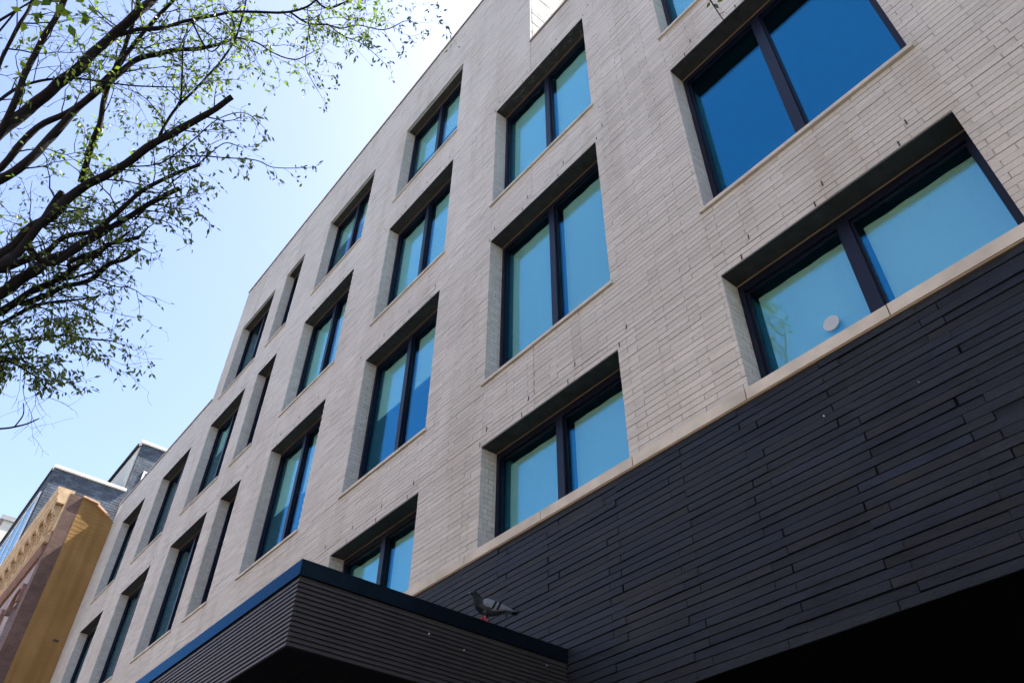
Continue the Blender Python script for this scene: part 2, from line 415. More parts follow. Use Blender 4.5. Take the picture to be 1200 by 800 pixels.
# --- pale bricks
def subtract(segs, a, b):
    out = []
    for s, e in segs:
        if b <= s or a >= e: out.append((s, e)); continue
        if a > s: out.append((s, a))
        if b < e: out.append((b, e))
    return out
cand = []; rest = MB(); rest_head = None
def smear(x, z):
    return noise.noise(Vector((x * .55, 3.1, z * 1.1)))
nrow = int((ZHI - ZLED) / COURSE) + 2
ZB0 = ZLED + .0
weep = []
JG = .0021                                       # half joint
SHELF = [4.662 + .117, 7.938 + .117, 11.11 + .117]
for k in range(nrow):
    z0, z1 = ZB0 + .097 + (k - 2) * COURSE, ZB0 + .097 + (k - 1) * COURSE
    z0 = max(z0, ZLED + .1); 
    if z1 - z0 < .02: continue
    off = -2.886 if k % 2 else -2.998 + 0.0
    zm = (z0 + z1) / 2
    for blk in ((XL, XS, ZLO), (XS, -5.434 if zm > 3.5 else XJ, ZHI), (-5.434, XJ, ZHI), (XJ, XR, ZRT)):
        a, b, t = blk
        if zm > t - .01: continue
        zt = min(z1, t)
        segs = [(a, b)]
        for o in openings:
            if o[2] < zm < o[3]: segs = subtract(segs, o[0], o[1])
        for s, e in segs:
            n0 = math.floor((s - off) / BL)
            x = off + n0 * BL
            while x < e:
                bx0, bx1 = max(x, s), min(x + BL, e)
                x += BL
                if bx1 - bx0 < .02: continue
                if proj((bx0, YF, Z(zm)))[0] > 1330 or bx0 > 3.5: continue
                gl = .0032 if bx0 > s + 1e-4 else (.003 if s in (XJ, -5.434) else 0)
                gr = .0032 if bx1 < e - 1e-4 else (.003 if e in (XJ, -5.434) else 0)
                gz = JG
                gb = .0075 if any(abs(z0 - q) < COURSE * .5 for q in SHELF) else gz
                jz = RND.gauss(0, .0007)
                proud = RND.gauss(0, .0011) + .0022 * smear(bx0, zm)
                cand.append((bx0 + gl, bx1 - gr, z0 + gb + jz, zt - gz + jz, proud, bx0 <= s + 1e-4, bx1 >= e - 1e-4))
# size in the photo decides which ones are single parts
def show(c):
    p = proj((c[0], YF, Z(c[2]))); q = proj((c[1], YF, Z(c[3])))
    if p[2] <= 0 or not (0 <= (p[0] + q[0]) / 2 <= 1200 and 0 <= (p[1] + q[1]) / 2 <= 800): return 0
    return math.hypot(p[0] - q[0], p[1] - q[1])
full = [c for c in cand if abs((c[1] - c[0]) - (BL - .0064)) < 1e-4 and abs(c[3] - c[2] - (COURSE - 2 * JG)) < 1e-4]
full.sort(key=show, reverse=True); single = full[:300]; sset = {id(c) for c in single}
def brick_mesh(name, L, Hh, D, mat, seed, amp):
    """one brick, front edges slightly worn and uneven (origin at its lower left front corner)"""
    r = random.Random(seed); m = MB(); n = 4
    vs = []; 
    for i in range(n + 1):
        x = L * i / n
        for z, s in ((0, 1), (Hh, -1)):
            vs.append((x, 0.0012, z + r.uniform(0, amp) * s)); 
    base = len(vs)
    ins = .002
    fr = []
    for i in range(n + 1):
        x = min(max(L * i / n, ins), L - ins)
        fr.append((x, r.uniform(-amp, amp) * .35, ins)); fr.append((x, r.uniform(-amp, amp) * .35, Hh - ins))
    vs += fr
    bk = len(vs); vs += [(0, D, 0), (L, D, 0), (L, D, Hh), (0, D, Hh)]
    fs = []
    for i in range(n):
        a, b = 2 * i, 2 * i + 2
        fs.append((base + a, base + b, base + b + 1, base + a + 1))     # face
        fs.append((a, b, base + b, base + a))                          # lower arris
        fs.append((base + a + 1, base + b + 1, b + 1, a + 1))          # upper arris
    fs.append((0, base, base + 1, 1)); e = 2 * n; fs.append((base + e, e, e + 1, base + e + 1))
    fs.append(tuple([2 * i for i in range(n, -1, -1)] + [bk, bk + 1]))
    fs.append(tuple([2 * i + 1 for i in range(n + 1)] + [bk + 2, bk + 3]))
    fs.append((0, 1, bk + 3, bk)); fs.append((e + 1, e, bk + 1, bk + 2))
    m.add(vs, fs)
    return m.mesh(name, mat, recalc=True)
variants = [brick_mesh("brick", BL - .0064, COURSE - 2 * JG, .05, M['brick'], s, .0016) for s in range(6)]
for c in single:
    link("brick", RND.choice(variants), B, (c[0], YF - c[4], Z(c[2])))
for c in cand:
    if id(c) in sset: continue
    d = .05
    rest.box(c[0], c[1], YF - c[4], YF + d, Z(c[2]), Z(c[3]), skip=('+y',))
# returns in the left and right reveals
for x0, x1, z0, z1, cc, r in openings:
    k = 0
    for j in range(nrow):
        a, b = ZB0 + .097 + (j - 2) * COURSE, ZB0 + .097 + (j - 1) * COURSE
        if (a + b) / 2 < z0 or (a + b) / 2 > z1: continue
        b = min(b, z1); a = max(a, z0)
        s = .105 if j % 2 else .17
        for sgn, xx in ((1, x0), (-1, x1)):
            p = RND.gauss(0, .001)
            for ya, yb in ((YF + .053, YF + s - .004), (YF + s + .004, YF + .245)):
                if sgn > 0: rest.box(xx - .04, xx + p, ya, yb, Z(a) + .002, Z(b) - .002, skip=('-x',))
                else: rest.box(xx + p, xx + .04, ya, yb, Z(a) + .002, Z(b) - .002, skip=('+x',))
# the sunlit side wall above the notch
for j in range(nrow):
    a, b = ZB0 + .097 + (j - 2) * COURSE, ZB0 + .097 + (j - 1) * COURSE
    if a < ZRT - .3 or b > ZHI: continue
    y = YF + .053 + (0 if j % 2 else .11)
    yy = YF + .053
    while yy < 7.5:
        ye = y if y > yy + .03 else y + BL
        p = RND.gauss(0, .0025); rest.box(XJ - .04, XJ + p, yy + .003, ye - .003, Z(a) + .003, Z(b) - .003, skip=('-x',)); yy = ye; y = ye + BL
rest.obj("brick", M['brick'], B, kind='stuff')
# weep vents above the window heads
mb = MB()
for q in ((4.662 + .02, 0.), (4.662 + .165, .105), (7.938 + .02, 0.), (7.938 + .165, .105), (11.11 + .02, 0.), (11.11 + .165, .105)):
    x = -.71 + q[1] - .68 * 34
    while x < 1.5:
        inwin = [o for o in openings if abs(o[3] + .02 - q[0] + (0 if q[1] == 0 else .145)) < .02 and o[0] - .3 < x < o[1] + .2]
        if inwin and top_at(x) > q[0] + .1: mb.box(x, x + .011, YF - .0035, YF + .02, Z(q[0]) - .004, Z(q[0]) + .052)
        x += .68
mb.obj("weep_vent", M['lintel'], B, kind='stuff')

# --- copings
for a, b, t in ((XL, XS - .01, ZLO), (XS, XJ, ZHI), (XJ + .002, XR, ZRT)):
    mb = MB(); mb.box(a, b, YF - .025, YF + .36, Z(t) + .001, Z(t) + .03); mb.box(a, b, YF - .025, YF - .019, Z(t) - .03, Z(t) + .001); mb.obj("coping", M['coping'], B)
mb = MB(); mb.box(XJ - .36, XJ + .02, YF + .37, 15.8, Z(ZHI) + .001, Z(ZHI) + .03); mb.obj("coping", M['coping'], B)

# --- limestone ledge, stone by stone
xs = -24.5 + .0
joints = [-2.306 + 1.1 * i - 1.1 * 20 for i in range(24)]
for i in range(len(joints) - 1):
    a, b = joints[i], joints[i + 1]
    if b < XL or a > 3.6: continue
    a = max(a, XL)
    if a > 3.5: continue
    o = MB(); dz = RND.uniform(-.0015, .0015)
    n = 6; prof = [(YF - .022, 0), (YF - .022, .092), (YF - .016, .098), (YF + .245, .098), (YF + .245, 0)]
    o.prism_y([(y, Z(ZLED) + z + dz) for y, z in prof], a + .004, b - .004)
    o.obj("ledge_stone", M['stone'], B, recalc=True)
mb = MB(); mb.box(XL, 3.5, YF - .016, YF + .2, Z(ZLED) - .014, Z(ZLED) - .0015); mb.obj("ledge_flashing", M['trim'], B)

# --- windows
T = .046
def pane_mesh(x0, x1, z0, z1, y):
    m = MB(); m.box(x0, x1, y, y + .012, z0, z1); return m
shade_cfg = {('A', 2): 1, ('A', 4): 1, ('B', 2): 1, ('B', 3): 1, ('B', 4): 1, ('C', 2): 1, ('C', 3): .42, ('C', 4): .95, ('C', 5): .5, ('D', 5): .3, ('D', 4): 1, ('D', 3): .5, ('F', 4): .3}
for x0, x1, z0, z1, c, r in openings:
    yf = YF + .20; wide = x1 - x0 > 1.3
    fr = MB(); za, zb = Z(z0), Z(z1)
    hd = .085
    fr.box(x0 + .001, x0 + T, yf, yf + .075, za + .001, zb - .001); fr.box(x1 - T, x1 - .001, yf, yf + .075, za + .001, zb - .001)
    fr.box(x0 + T, x1 - T, yf + .001, yf + .074, zb - hd, zb - .001); fr.box(x0 + T, x1 - T, yf + .001, yf + .074, za + .001, za + .05)
    # inner sash step
    s = T + .022
    fr.box(x0 + T, x0 + s, yf + .03, yf + .07, za + .05, zb - hd); fr.box(x1 - s, x1 - T, yf + .03, yf + .07, za + .05, zb - hd)
    fr.box(x0 + s, x1 - s, yf + .031, yf + .069, zb - hd - .02, zb - hd); fr.box(x0 + s, x1 - s, yf + .031, yf + .069, za + .05, za + .065)
    w = fr.obj("window", M['frame'], B)
    gz0, gz1 = za + .065, zb - hd - .02; yg = yf + .045
    if wide:
        xm = (x0 + x1) / 2 - .02; mw = .046
        mb = MB(); mb.box(xm - mw, xm + mw, yf - .003, yf + .073, za + .0505, zb - hd - .0005); mb.box(xm - mw - .018, xm + mw + .018, yf + .032, yf + .068, gz0, gz1)
        mb.obj("mullion", M['frame'], w)
        panes = [(x0 + s, xm - mw - .018), (xm + mw + .018, x1 - s)]
    else: panes = [(x0 + s, x1 - s)]
    for a, b in panes: pane_mesh(a, b, gz0, gz1, yg).obj("pane", M['glass'], w)
    q = shade_cfg.get((c, r))
    if q:
        for a, b in panes:
            mb = MB(); top = gz1 - .03; bot = gz1 - (gz1 - gz0) * q if q < 1 else gz0
            n = 10; ys = yg + .07
            for i in range(n):                  # gently billowed roller fabric
                u0, u1 = a + .03 + (b - a - .04) * i / n, a + .03 + (b - a - .04) * (i + 1) / n
                y0_, y1_ = ys + .004 * math.sin(i * 1.7 + x0), ys + .004 * math.sin((i + 1) * 1.7 + x0)
                mb.quad((u0, y0_, bot), (u1, y1_, bot), (u1, y1_, top), (u0, y0_, top))
            if q < 1: mb.box(a + .03, b - .01, ys - .008, ys + .008, bot - .025, bot)
            mb.obj("roller_shade", M['shade'], w)
    st = (c, r) == ('B', 4)
    mb = MB(); mb.box(x0 + .001, x1 - .001, YF + .006, yf - .012, zb - .007, zb - .001); mb.box(x0 + .001, x1 - .001, YF - .001, YF + .006, zb - .014, zb - .001)
    mb.obj("lintel", M['lintel_st'] if st else M['lintel'], w)
    mb = MB(); mb.box(x0 + .002, x1 - .002, yf - .012, yf - .0005, zb - .012, zb - .0015); mb.obj("trim_bead", M['trim'], w)
    if r != 2:
        mb = MB(); mb.prism_y([(YF - .028, za - .030), (YF - .028, za + .008), (YF - .02, za + .013), (yf, za + .020), (yf, za - .030)], x0 - .045, x1 + .035)
        mb.obj("sill", M['stone'], w, recalc=True)
    if (c, r) == ('A', 2):
        mb = MB(); n = 24; cx, cz = -1.673, Z(3.842)
        mb.add([(cx + .062 * math.cos(2 * math.pi * i / n), yg - .002, cz + .062 * math.sin(2 * math.pi * i / n)) for i in range(n)] +
               [(cx + .062 * math.cos(2 * math.pi * i / n), yg - .0005, cz + .062 * math.sin(2 * math.pi * i / n)) for i in range(n)],
               [tuple(range(n))] + [(i, (i + 1) % n, n + (i + 1) % n, n + i) for i in range(n)])
        mb.obj("sticker", M['sticker'], w, recalc=True, label="white oval sticker")

# --- charcoal brick storey
DL, DOFF = .672, (-4.439, -4.307)
DX0, DX1 = -12.2, 5.0
mb = MB(); mb.quad((DX0, YF + .012, Z(ZDK)), (DX1, YF + .012, Z(ZDK)), (DX1, YF + .012, Z(ZLED)), (DX0, YF + .012, Z(ZLED)))
mb.obj("dark_backing_wall", M['dmortar'], B)
dc = []
nk = int(round((ZLED - .004 - ZDK) / COURSE))
ch = (ZLED - .014 - ZDK) / nk
for k in range(nk):
    z0 = ZDK + k * ch
    off = DOFF[k % 2]; x = off + math.floor((DX0 - off) / DL) * DL
    while x < DX1:
        j = RND.gauss(0, .004)
        dc.append((max(x, DX0) + .0015 + (j if x > DX0 else 0), min(x + DL, DX1) - .0015 + j, z0 + .0028 + RND.gauss(0, .0011), z0 + ch - .0018 + RND.gauss(0, .0008), RND.gauss(0, .0020)))
        x += DL
dc = [c for c in dc if c[1] - c[0] > .05]
dc.sort(key=show, reverse=True)
dvar = [brick_mesh("dark_brick", DL - .003, ch - .0046, .06, M['dbrick'], 50 + s, .003) for s in range(7)]
drest = MB(); cnt = 0
for c in dc:
    if cnt < 298 and show(c) > 0 and abs(c[1] - c[0] - (DL - .003)) < .03:
        o = link("dark_brick", RND.choice(dvar), B, (c[0], YF - .004 - c[4], Z(c[2])))
        o.rotation_euler = (RND.gauss(0, .02), 0, RND.gauss(0, .0022)); cnt += 1
    else: drest.box(c[0], c[1], YF - .004 - c[4], YF + .05, Z(c[2]), Z(c[3]), skip=('+y',))
drest.obj("dark_brick", M['dbrick'], B, kind='stuff')
# recessed ground floor under it: lining coloured black to stand for the unlit interior, shopfront glass and frame
mb = MB()
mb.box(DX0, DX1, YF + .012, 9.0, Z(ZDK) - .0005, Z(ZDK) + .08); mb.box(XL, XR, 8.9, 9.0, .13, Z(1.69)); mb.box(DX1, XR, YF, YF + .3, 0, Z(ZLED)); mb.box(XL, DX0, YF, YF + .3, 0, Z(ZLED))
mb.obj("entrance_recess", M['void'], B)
mb = MB()
for i in range(9):
    x = -11 + i * 1.8; mb.box(x, x + .07, 7.0, 7.1, .13, Z(1.62))
mb.box(-11, 3.47, 7.0, 7.1, Z(1.62), Z(1.6995)); mb.obj("shopfront_frame", M['frame'], B)
for i in range(8):
    x = -11 + i * 1.8; mb = MB(); mb.box(x + .07, x + 1.8, 7.04, 7.055, .13, Z(1.62)); mb.obj("shopfront_pane", M['glass'], B)

# --- canopy
CX, CY, CZT, CZC, CZB, CXL = -4.235, 1.80, 2.225, 2.125, 1.70, -13.5
mb = MB(); mb.box(CXL, CX - .02, CY + .02, YF - .01, Z(CZB) + .02, Z(CZC) + .02); can = mb.obj("canopy", M['lintel'], B)
mb = MB(); cj = [CXL, -11.6, -9.15, -6.7, CX]
for i in range(4): mb.box(cj[i] + (.0015 if i else 0), cj[i + 1] - (.0015 if i < 3 else 0), CY, CY + .03, Z(CZC), Z(CZT))
mb.box(CX - .03, CX, CY + .03, YF - .006, Z(CZC), Z(CZT)); mb.box(CXL, CX - .03, CY + .03, YF - .008, Z(CZC) + .025, Z(CZC) + .06)
mb.obj("canopy_cap", M['cap'], can)
nr = 14; ph = (CZC - .012 - CZB) / nr
def rib_front(x0, x1):
    m = MB(); m.prism_y([(.016, 0), (.0, .004), (.0, ph - .011), (.016, ph - .007)], x0, x1); return m.mesh("rib", M['rib'], recalc=True)
def rib_side(y0, y1):
    m = MB(); m.prism_x([(-.016, 0), (.0, .004), (.0, ph - .011), (-.016, ph - .007)], y0, y1); return m.mesh("rib", M['rib'], recalc=True)
cl = CX - CXL; rf = rib_front(-cl, -.009); rs = rib_side(.001, YF - CY - .02)
for i in range(nr):
    link("rib", rf, can, (CX, CY + .008, Z(CZB) + i * ph)); link("rib", rs, can, (CX - .008, CY + .008, Z(CZB) + i * ph))
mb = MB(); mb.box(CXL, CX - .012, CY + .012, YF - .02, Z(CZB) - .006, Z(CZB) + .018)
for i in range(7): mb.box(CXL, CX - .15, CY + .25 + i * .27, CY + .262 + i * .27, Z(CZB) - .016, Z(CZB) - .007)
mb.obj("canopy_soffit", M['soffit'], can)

# white flecks of bird lime on the canopy side and the charcoal brick
mb = MB(); fr_ = random.Random(9)
for (px_, py_, s_) in ((503, 742, .007), (544, 761, .005), (641, 779, .005)):
    p = at(px_, py_, 1) - Vector((0, 0, H)); p *= (CX - .002) / p.x; p.z += H
    n_ = 7; vs = [(CX + .0015, p.y + s_ * .5 * math.cos(6.283 * i / n_) * fr_.uniform(.6, 1), p.z + s_ * 1.1 * math.sin(6.283 * i / n_) * fr_.uniform(.6, 1)) for i in range(n_)]
    mb.add(vs + [(CX - .012, v[1], v[2]) for v in vs], [tuple(range(n_))] + [(i, (i + 1) % n_, n_ + (i + 1) % n_, n_ + i) for i in range(n_)])
mb.obj("bird_lime", M['sticker'], can, kind='stuff')
mb = MB()
for (px_, py_, s_) in ((965, 487, .009), (1076, 447, .004)):
    p = at(px_, py_, 1) - Vector((0, 0, H)); p *= (YF - .012) / p.y; p.z += H
    n_ = 7; vs = [(p.x + s_ * .6 * math.cos(6.283 * i / n_) * fr_.uniform(.6, 1), YF - .012, p.z + s_ * math.sin(6.283 * i / n_) * fr_.uniform(.6, 1)) for i in range(n_)]
    mb.add(vs + [(v[0], YF + .002, v[2]) for v in vs], [tuple(range(n_))] + [(i, (i + 1) % n_, n_ + (i + 1) % n_, n_ + i) for i in range(n_)])
mb.obj("bird_lime", M['sticker'], B, kind='stuff')

# ================================================================== LEFT NEIGHBOUR (tan side wall, bracketed cornice)
YB = thing("old_building", "old ochre stucco sided building with a cream bracketed cornice, left of the pale brick one", "building", (XL, 3, 0))
FY = 2.60
mb = MB()
mb.prism_x([], 0, 0) if False else None
prof = [(FY + .37, 0), (3.999, 0), (3.999, Z(11.72)), (3.42, Z(12.08)), (FY + .37, Z(12.14))]
mb.prism_x([], 0, 1) if False else None
vs = [(XL, y, z) for y, z in prof] + [(XL - .3, y, z) for y, z in prof]; n = len(prof)
mb.add(vs, [tuple(range(n)), tuple(reversed(range(n, 2 * n)))] + [(i, (i + 1) % n, n + (i + 1) % n, n + i) for i in range(n)])
mb.obj("side_wall", M['stucco'], YB, recalc=True)
mb = MB(); mb.box(XL - .6, XL - .004, FY + .004, FY + .37, 0, Z(12.16)); mb.obj("brick_pier", M['brown'], YB)
# front wall with window openings
fw = [(XL - 1.95 - 2.3 * i, XL - .95 - 2.3 * i, 6.9, 9.3) for i in range(5)]
mb = MB()
def gw(mb, x0, x1, z0, z1, y, holes):
    grid_wall(mb, x0, x1, z0, z1, y, holes)
gw(mb, XL - 14, XL - .6, -H, 10.5, FY + .05, fw)
for h in fw:
    for (p, q) in (((h[0], h[2]), (h[0], h[3])), ((h[1], h[2]), (h[1], h[3])), ((h[0], h[3]), (h[1], h[3])), ((h[0], h[2]), (h[1], h[2]))):
        mb.quad((p[0], FY + .05, Z(p[1])), (q[0], FY + .05, Z(q[1])), (q[0], FY + .3, Z(q[1])), (p[0], FY + .3, Z(p[1])))
mb.obj("front_wall", M['pinkwall'], YB)
for h in fw:
    mb = MB(); mb.box(h[0], h[1], FY + .24, FY + .30, Z(h[2]), Z(h[2]) + .08); mb.box(h[0], h[1], FY + .24, FY + .30, Z(h[3]) - .08, Z(h[3]))
    mb.box(h[0], h[0] + .07, FY + .241, FY + .299, Z(h[2]) + .08, Z(h[3]) - .08); mb.box(h[1] - .07, h[1], FY + .241, FY + .299, Z(h[2]) + .08, Z(h[3]) - .08)
    mb.box(h[0] + .07, h[1] - .07, FY + .242, FY + .298, Z(8.05), Z(8.12)); w = mb.obj("window", M['rust'], YB)
    mb = MB(); mb.box(h[0] + .07, h[1] - .07, FY + .27, FY + .28, Z(h[2]) + .08, Z(h[3]) - .08); mb.obj("pane", M['glass'], w)
    mb = MB(); cx = (h[0] + h[1]) / 2; pts = []   # arched hood
    for i in range(13):
        a = math.pi * i / 12; pts.append((cx - .62 * math.cos(a), Z(h[3]) + .02 + .30 * math.sin(a)))
    for i in range(12):
        (xa, za_), (xb, zb_) = pts[i], pts[i + 1]
        mb.add([(xa, FY - .06, za_), (xb, FY - .06, zb_), (xb, FY - .06, zb_ + .16), (xa, FY - .06, za_ + .16), (xa, FY + .06, za_), (xb, FY + .06, zb_), (xb, FY + .06, zb_ + .16), (xa, FY + .06, za_ + .16)],
               [(0, 1, 2, 3), (4, 7, 6, 5), (0, 4, 5, 1), (3, 2, 6, 7), (0, 3, 7, 4), (1, 5, 6, 2)])
    mb.box(cx - .66, cx - .5, FY - .07, FY + .06, Z(h[3]) - .2, Z(h[3]) + .02); mb.box(cx + .5, cx + .66, FY - .07, FY + .06, Z(h[3]) - .2, Z(h[3]) + .02)
    mb.obj("window_hood", M['rust'], w)
# cornice: lower mouldings, frieze, brackets, corona, cyma
XC0 = XL - 14
def mould(name, prof, mat, x1=XL - .012):
    m = MB(); m.prism_y([(y, Z(z)) for y, z in prof], XC0, x1); return m.obj(name, mat, YB, recalc=True)
mould("lower_moulding", [(FY + .1, 10.38), (FY - .03, 10.38), (FY - .03, 10.44), (FY - .07, 10.47), (FY - .07, 10.54), (FY - .11, 10.58), (FY - .11, 10.64), (FY + .1, 10.64)], M['rust'], XL - .35)
mould("architrave", [(FY + .1, 10.64), (FY - .12, 10.64), (FY - .12, 10.72), (FY - .16, 10.75), (FY - .16, 10.82), (FY - .06, 10.86), (FY - .06, 10.93), (FY + .1, 10.93)], M['cream'], XL - .2)
mould("frieze", [(FY + .1, 10.93), (FY - .04, 10.93), (FY - .04, 11.78), (FY + .1, 11.78)], M['cream'])
mould("corona", [(FY + .1, 11.78), (FY - .26, 11.78), (FY - .26, 11.88), (FY - .29, 11.90), (FY - .30, 12.04), (FY - .33, 12.07), (FY - .36, 12.16), (FY - .38, 12.22), (FY - .38, 12.26), (FY + .1, 12.26)], M['cream'])
def bracket_mesh():
    pr = [(0, 0), (-.05, .0), (-.09, .04), (-.10, .10), (-.07, .17), (-.06, .25), (-.09, .36), (-.15, .46), (-.19, .52), (-.205, .60), (-.20, .68), (0, .68)]
    m = MB(); m.prism_y(pr, -.12, .12)
    m.prism_y([(-.19, .60), (-.225, .62), (-.225, .68), (-.19, .68)], -.15, .15)
    m.prism_y([(-.06, -.06), (-.075, .0), (-.0, .0), (0, -.06)], -.09, .09)
    # acanthus fold on the face of the bracket
    for k in range(4): m.box(-.05 + .0, .05, -.125 - .018 * k, -.09 - .02 * k, .12 + k * .11, .19 + k * .11)
    return m.mesh("cornice_bracket", M['cream'], recalc=True)
bmh = bracket_mesh()
for i in range(17): link("cornice_bracket", bmh, YB, (XL - .28 - .8 * i, FY - .04, Z(11.08)))
pm = MB(); pm.box(-.2, .2, -.025, 0, 0, .5); pm.box(-.15, .15, -.04, -.02, .05, .45); pmm = pm.mesh("frieze_panel", M['cream'])
for i in range(16): link("frieze_panel", pmm, YB, (XL - .68 - .8 * i, FY - .042, Z(11.15)))
# clay coping tiles on the side wall
mb = MB()
mb.add([(XL + .075, FY + .36, Z(12.14)), (XL + .075, 3.44, Z(12.08)), (XL + .075, 3.44, Z(12.125)), (XL + .075, FY + .36, Z(12.19)),
        (XL - .35, FY + .36, Z(12.14)), (XL - .35, 3.44, Z(12.08)), (XL - .35, 3.44, Z(12.125)), (XL - .35, FY + .36, Z(12.19))],
       [(0, 1, 2, 3), (4, 7, 6, 5), (0, 4, 5, 1), (3, 2, 6, 7), (0, 3, 7, 4), (1, 5, 6, 2)]); mb.obj("wall_coping", M['tile'], YB)
mb = MB()
mb.add([(XL + .075, 3.40, Z(12.03)), (XL + .075, 3.82, Z(11.80)), (XL + .075, 3.82, Z(11.85)), (XL + .075, 3.42, Z(12.09)),
        (XL - .35, 3.40, Z(12.03)), (XL - .35, 3.82, Z(11.80)), (XL - .35, 3.82, Z(11.85)), (XL - .35, 3.42, Z(12.09))],
       [(0, 1, 2, 3), (4, 7, 6, 5), (0, 4, 5, 1), (3, 2, 6, 7), (0, 3, 7, 4), (1, 5, 6, 2)]); mb.obj("wall_coping", M['tile'], YB)
mb = MB(); mb.box(XL - 14, XL - .3, FY + .12, 9, Z(11.7), Z(11.9)); mb.box(XL - 14, XL - .3, 8.8, 9, 0, Z(11.7)); mb.box(XL - 14, XL - 13.8, FY + .06, 8.8, 0, Z(11.7)); mb.obj("roof", M['roof'], YB)
mb = MB(); mb.box(XL - .01, XL + .015, 3.68, 3.82, Z(8.04), Z(8.10)); mb.obj("wall_vent", M['lintel'], YB)

# ================================================================== SLATE CLAD BUILDING BEHIND
SB = thing("slate_building", "dark slate clad building with white copings and stepped roof, behind the old ochre building", "building", (-36, 6, 0))
SX = -36.0
mb = MB()
mb.box(SX - 16, SX - .02, 2.87, 5.95, 0, Z(19.2)); mb.box(SX - 16, SX - .02, 5.95, 14, 0, Z(21.9)); mb.obj("wall", M['slateback'], SB)
def shingles(y0, y1, z0, z1, keepout=None):
    m = MB(); z = z0; r = random.Random(3)
    while z < z1 - .02:
        y = y0 + (-.15 if int(round((z - z0) / .12)) % 2 else 0)
        while y < y1:
            a, b = max(y, y0), min(y + .3, y1)
            y += .3
            if b - a < .03: continue
            if keepout and keepout[0] < (a + b) / 2 < keepout[1] and keepout[2] < z + .08 < keepout[3]: continue
            q = r.uniform(0, .012); m.add([(SX + .005 + q * .25, a + .005, Z(z)), (SX + .005 + q * .25, b - .005, Z(z)), (SX, b - .005, Z(min(z + .13, z1))), (SX, a + .005, Z(min(z + .13, z1))),
                                           (SX - .02, a + .005, Z(z)), (SX - .02, b - .005, Z(z))], [(0, 1, 2, 3), (0, 4, 5, 1)])
        z += .12
    return m
shingles(2.87, 5.95, 14, 19.15).obj("slate_shingle", M['slate'], SB, kind='stuff')
shingles(5.95, 14, 14, 21.85, (6.45, 7.25, 19.3, 20.5)).obj("slate_shingle", M['slate'], SB, kind='stuff')
mb = MB(); mb.box(SX - .3, SX + .12, 2.83, 6.02, Z(19.2), Z(19.31)); mb.obj("coping", M['wcop'], SB)
mb = MB(); mb.box(SX - .3, SX + .12, 5.85, 14, Z(21.9), Z(22.01)); mb.obj("coping", M['wcop'], SB)
mb = MB(); mb.box(SX - 16, SX - .3, 2.80, 3.1, Z(19.2), Z(19.32)); mb.obj("roof_edge", M['lintel'], SB)
mb = MB(); mb.box(SX - 16, SX - .3, 5.80, 6.1, Z(21.9), Z(22.0)); mb.obj("roof_edge", M['lintel'], SB)
mb = MB(); mb.box(SX - 16, SX - .15, 5.90, 5.948, Z(19.3), Z(21.75)); mb.obj("cream_wall", M['creamwall'], SB)
# glazed front of the top floor
for i in range(7):
    x1_ = SX - .35 - i * 2.2
    mb = MB(); a, b = x1_ - 2.1, x1_
    mb.box(a, b, 2.78, 2.84, Z(15.2), Z(15.32)); mb.box(a, b, 2.78, 2.84, Z(18.0), Z(18.12)); mb.box(a, a + .08, 2.781, 2.839, Z(15.32), Z(18.0)); mb.box(b - .08, b, 2.781, 2.839, Z(15.32), Z(18.0))
    w = mb.obj("window", M['winwhite'], SB)
    mb = MB(); mb.box(a + .08, b - .08, 2.80, 2.815, Z(15.32), Z(18.0)); mb.obj("pane", M['glass'], w)
mb = MB(); mb.box(SX - .06, SX + .05, 6.45, 7.25, Z(19.3), Z(19.38)); mb.box(SX - .06, SX + .05, 6.45, 7.25, Z(20.42), Z(20.5)); mb.box(SX - .06, SX + .049, 6.45, 6.53, Z(19.38), Z(20.42)); mb.box(SX - .06, SX + .049, 7.17, 7.25, Z(19.38), Z(20.42))
w = mb.obj("window", M['winwhite'], SB)
mb = MB(); mb.box(SX - .02, SX, 6.53, 7.17, Z(19.38), Z(20.42)); mb.obj("pane", M['glass'], w)

FB = thing("far_building", "far cream building with a flat roof at the left edge, beyond the slate clad one", "building", (-56, 5, 0))
mb = MB(); mb.box(-70, -54.5, 3.0, 12, 0, Z(24.6)); mb.obj("wall", M['creamwall'], FB)
mb = MB(); mb.box(-70.2, -54.4, 2.8, 12, Z(24.6), Z(24.9)); mb.obj("roof", M['roof'], FB)
for i in range(4):
    mb = MB(); mb.box(-57.6 - i * 3.2, -55.6 - i * 3.2, 2.95, 2.998, Z(20.8), Z(23.6)); w = mb.obj("window", M['frame'], FB)
    mb = MB(); mb.box(-57.5 - i * 3.2, -55.7 - i * 3.2, 2.93, 2.949, Z(20.9), Z(23.5)); mb.obj("pane", M['glass'], w)

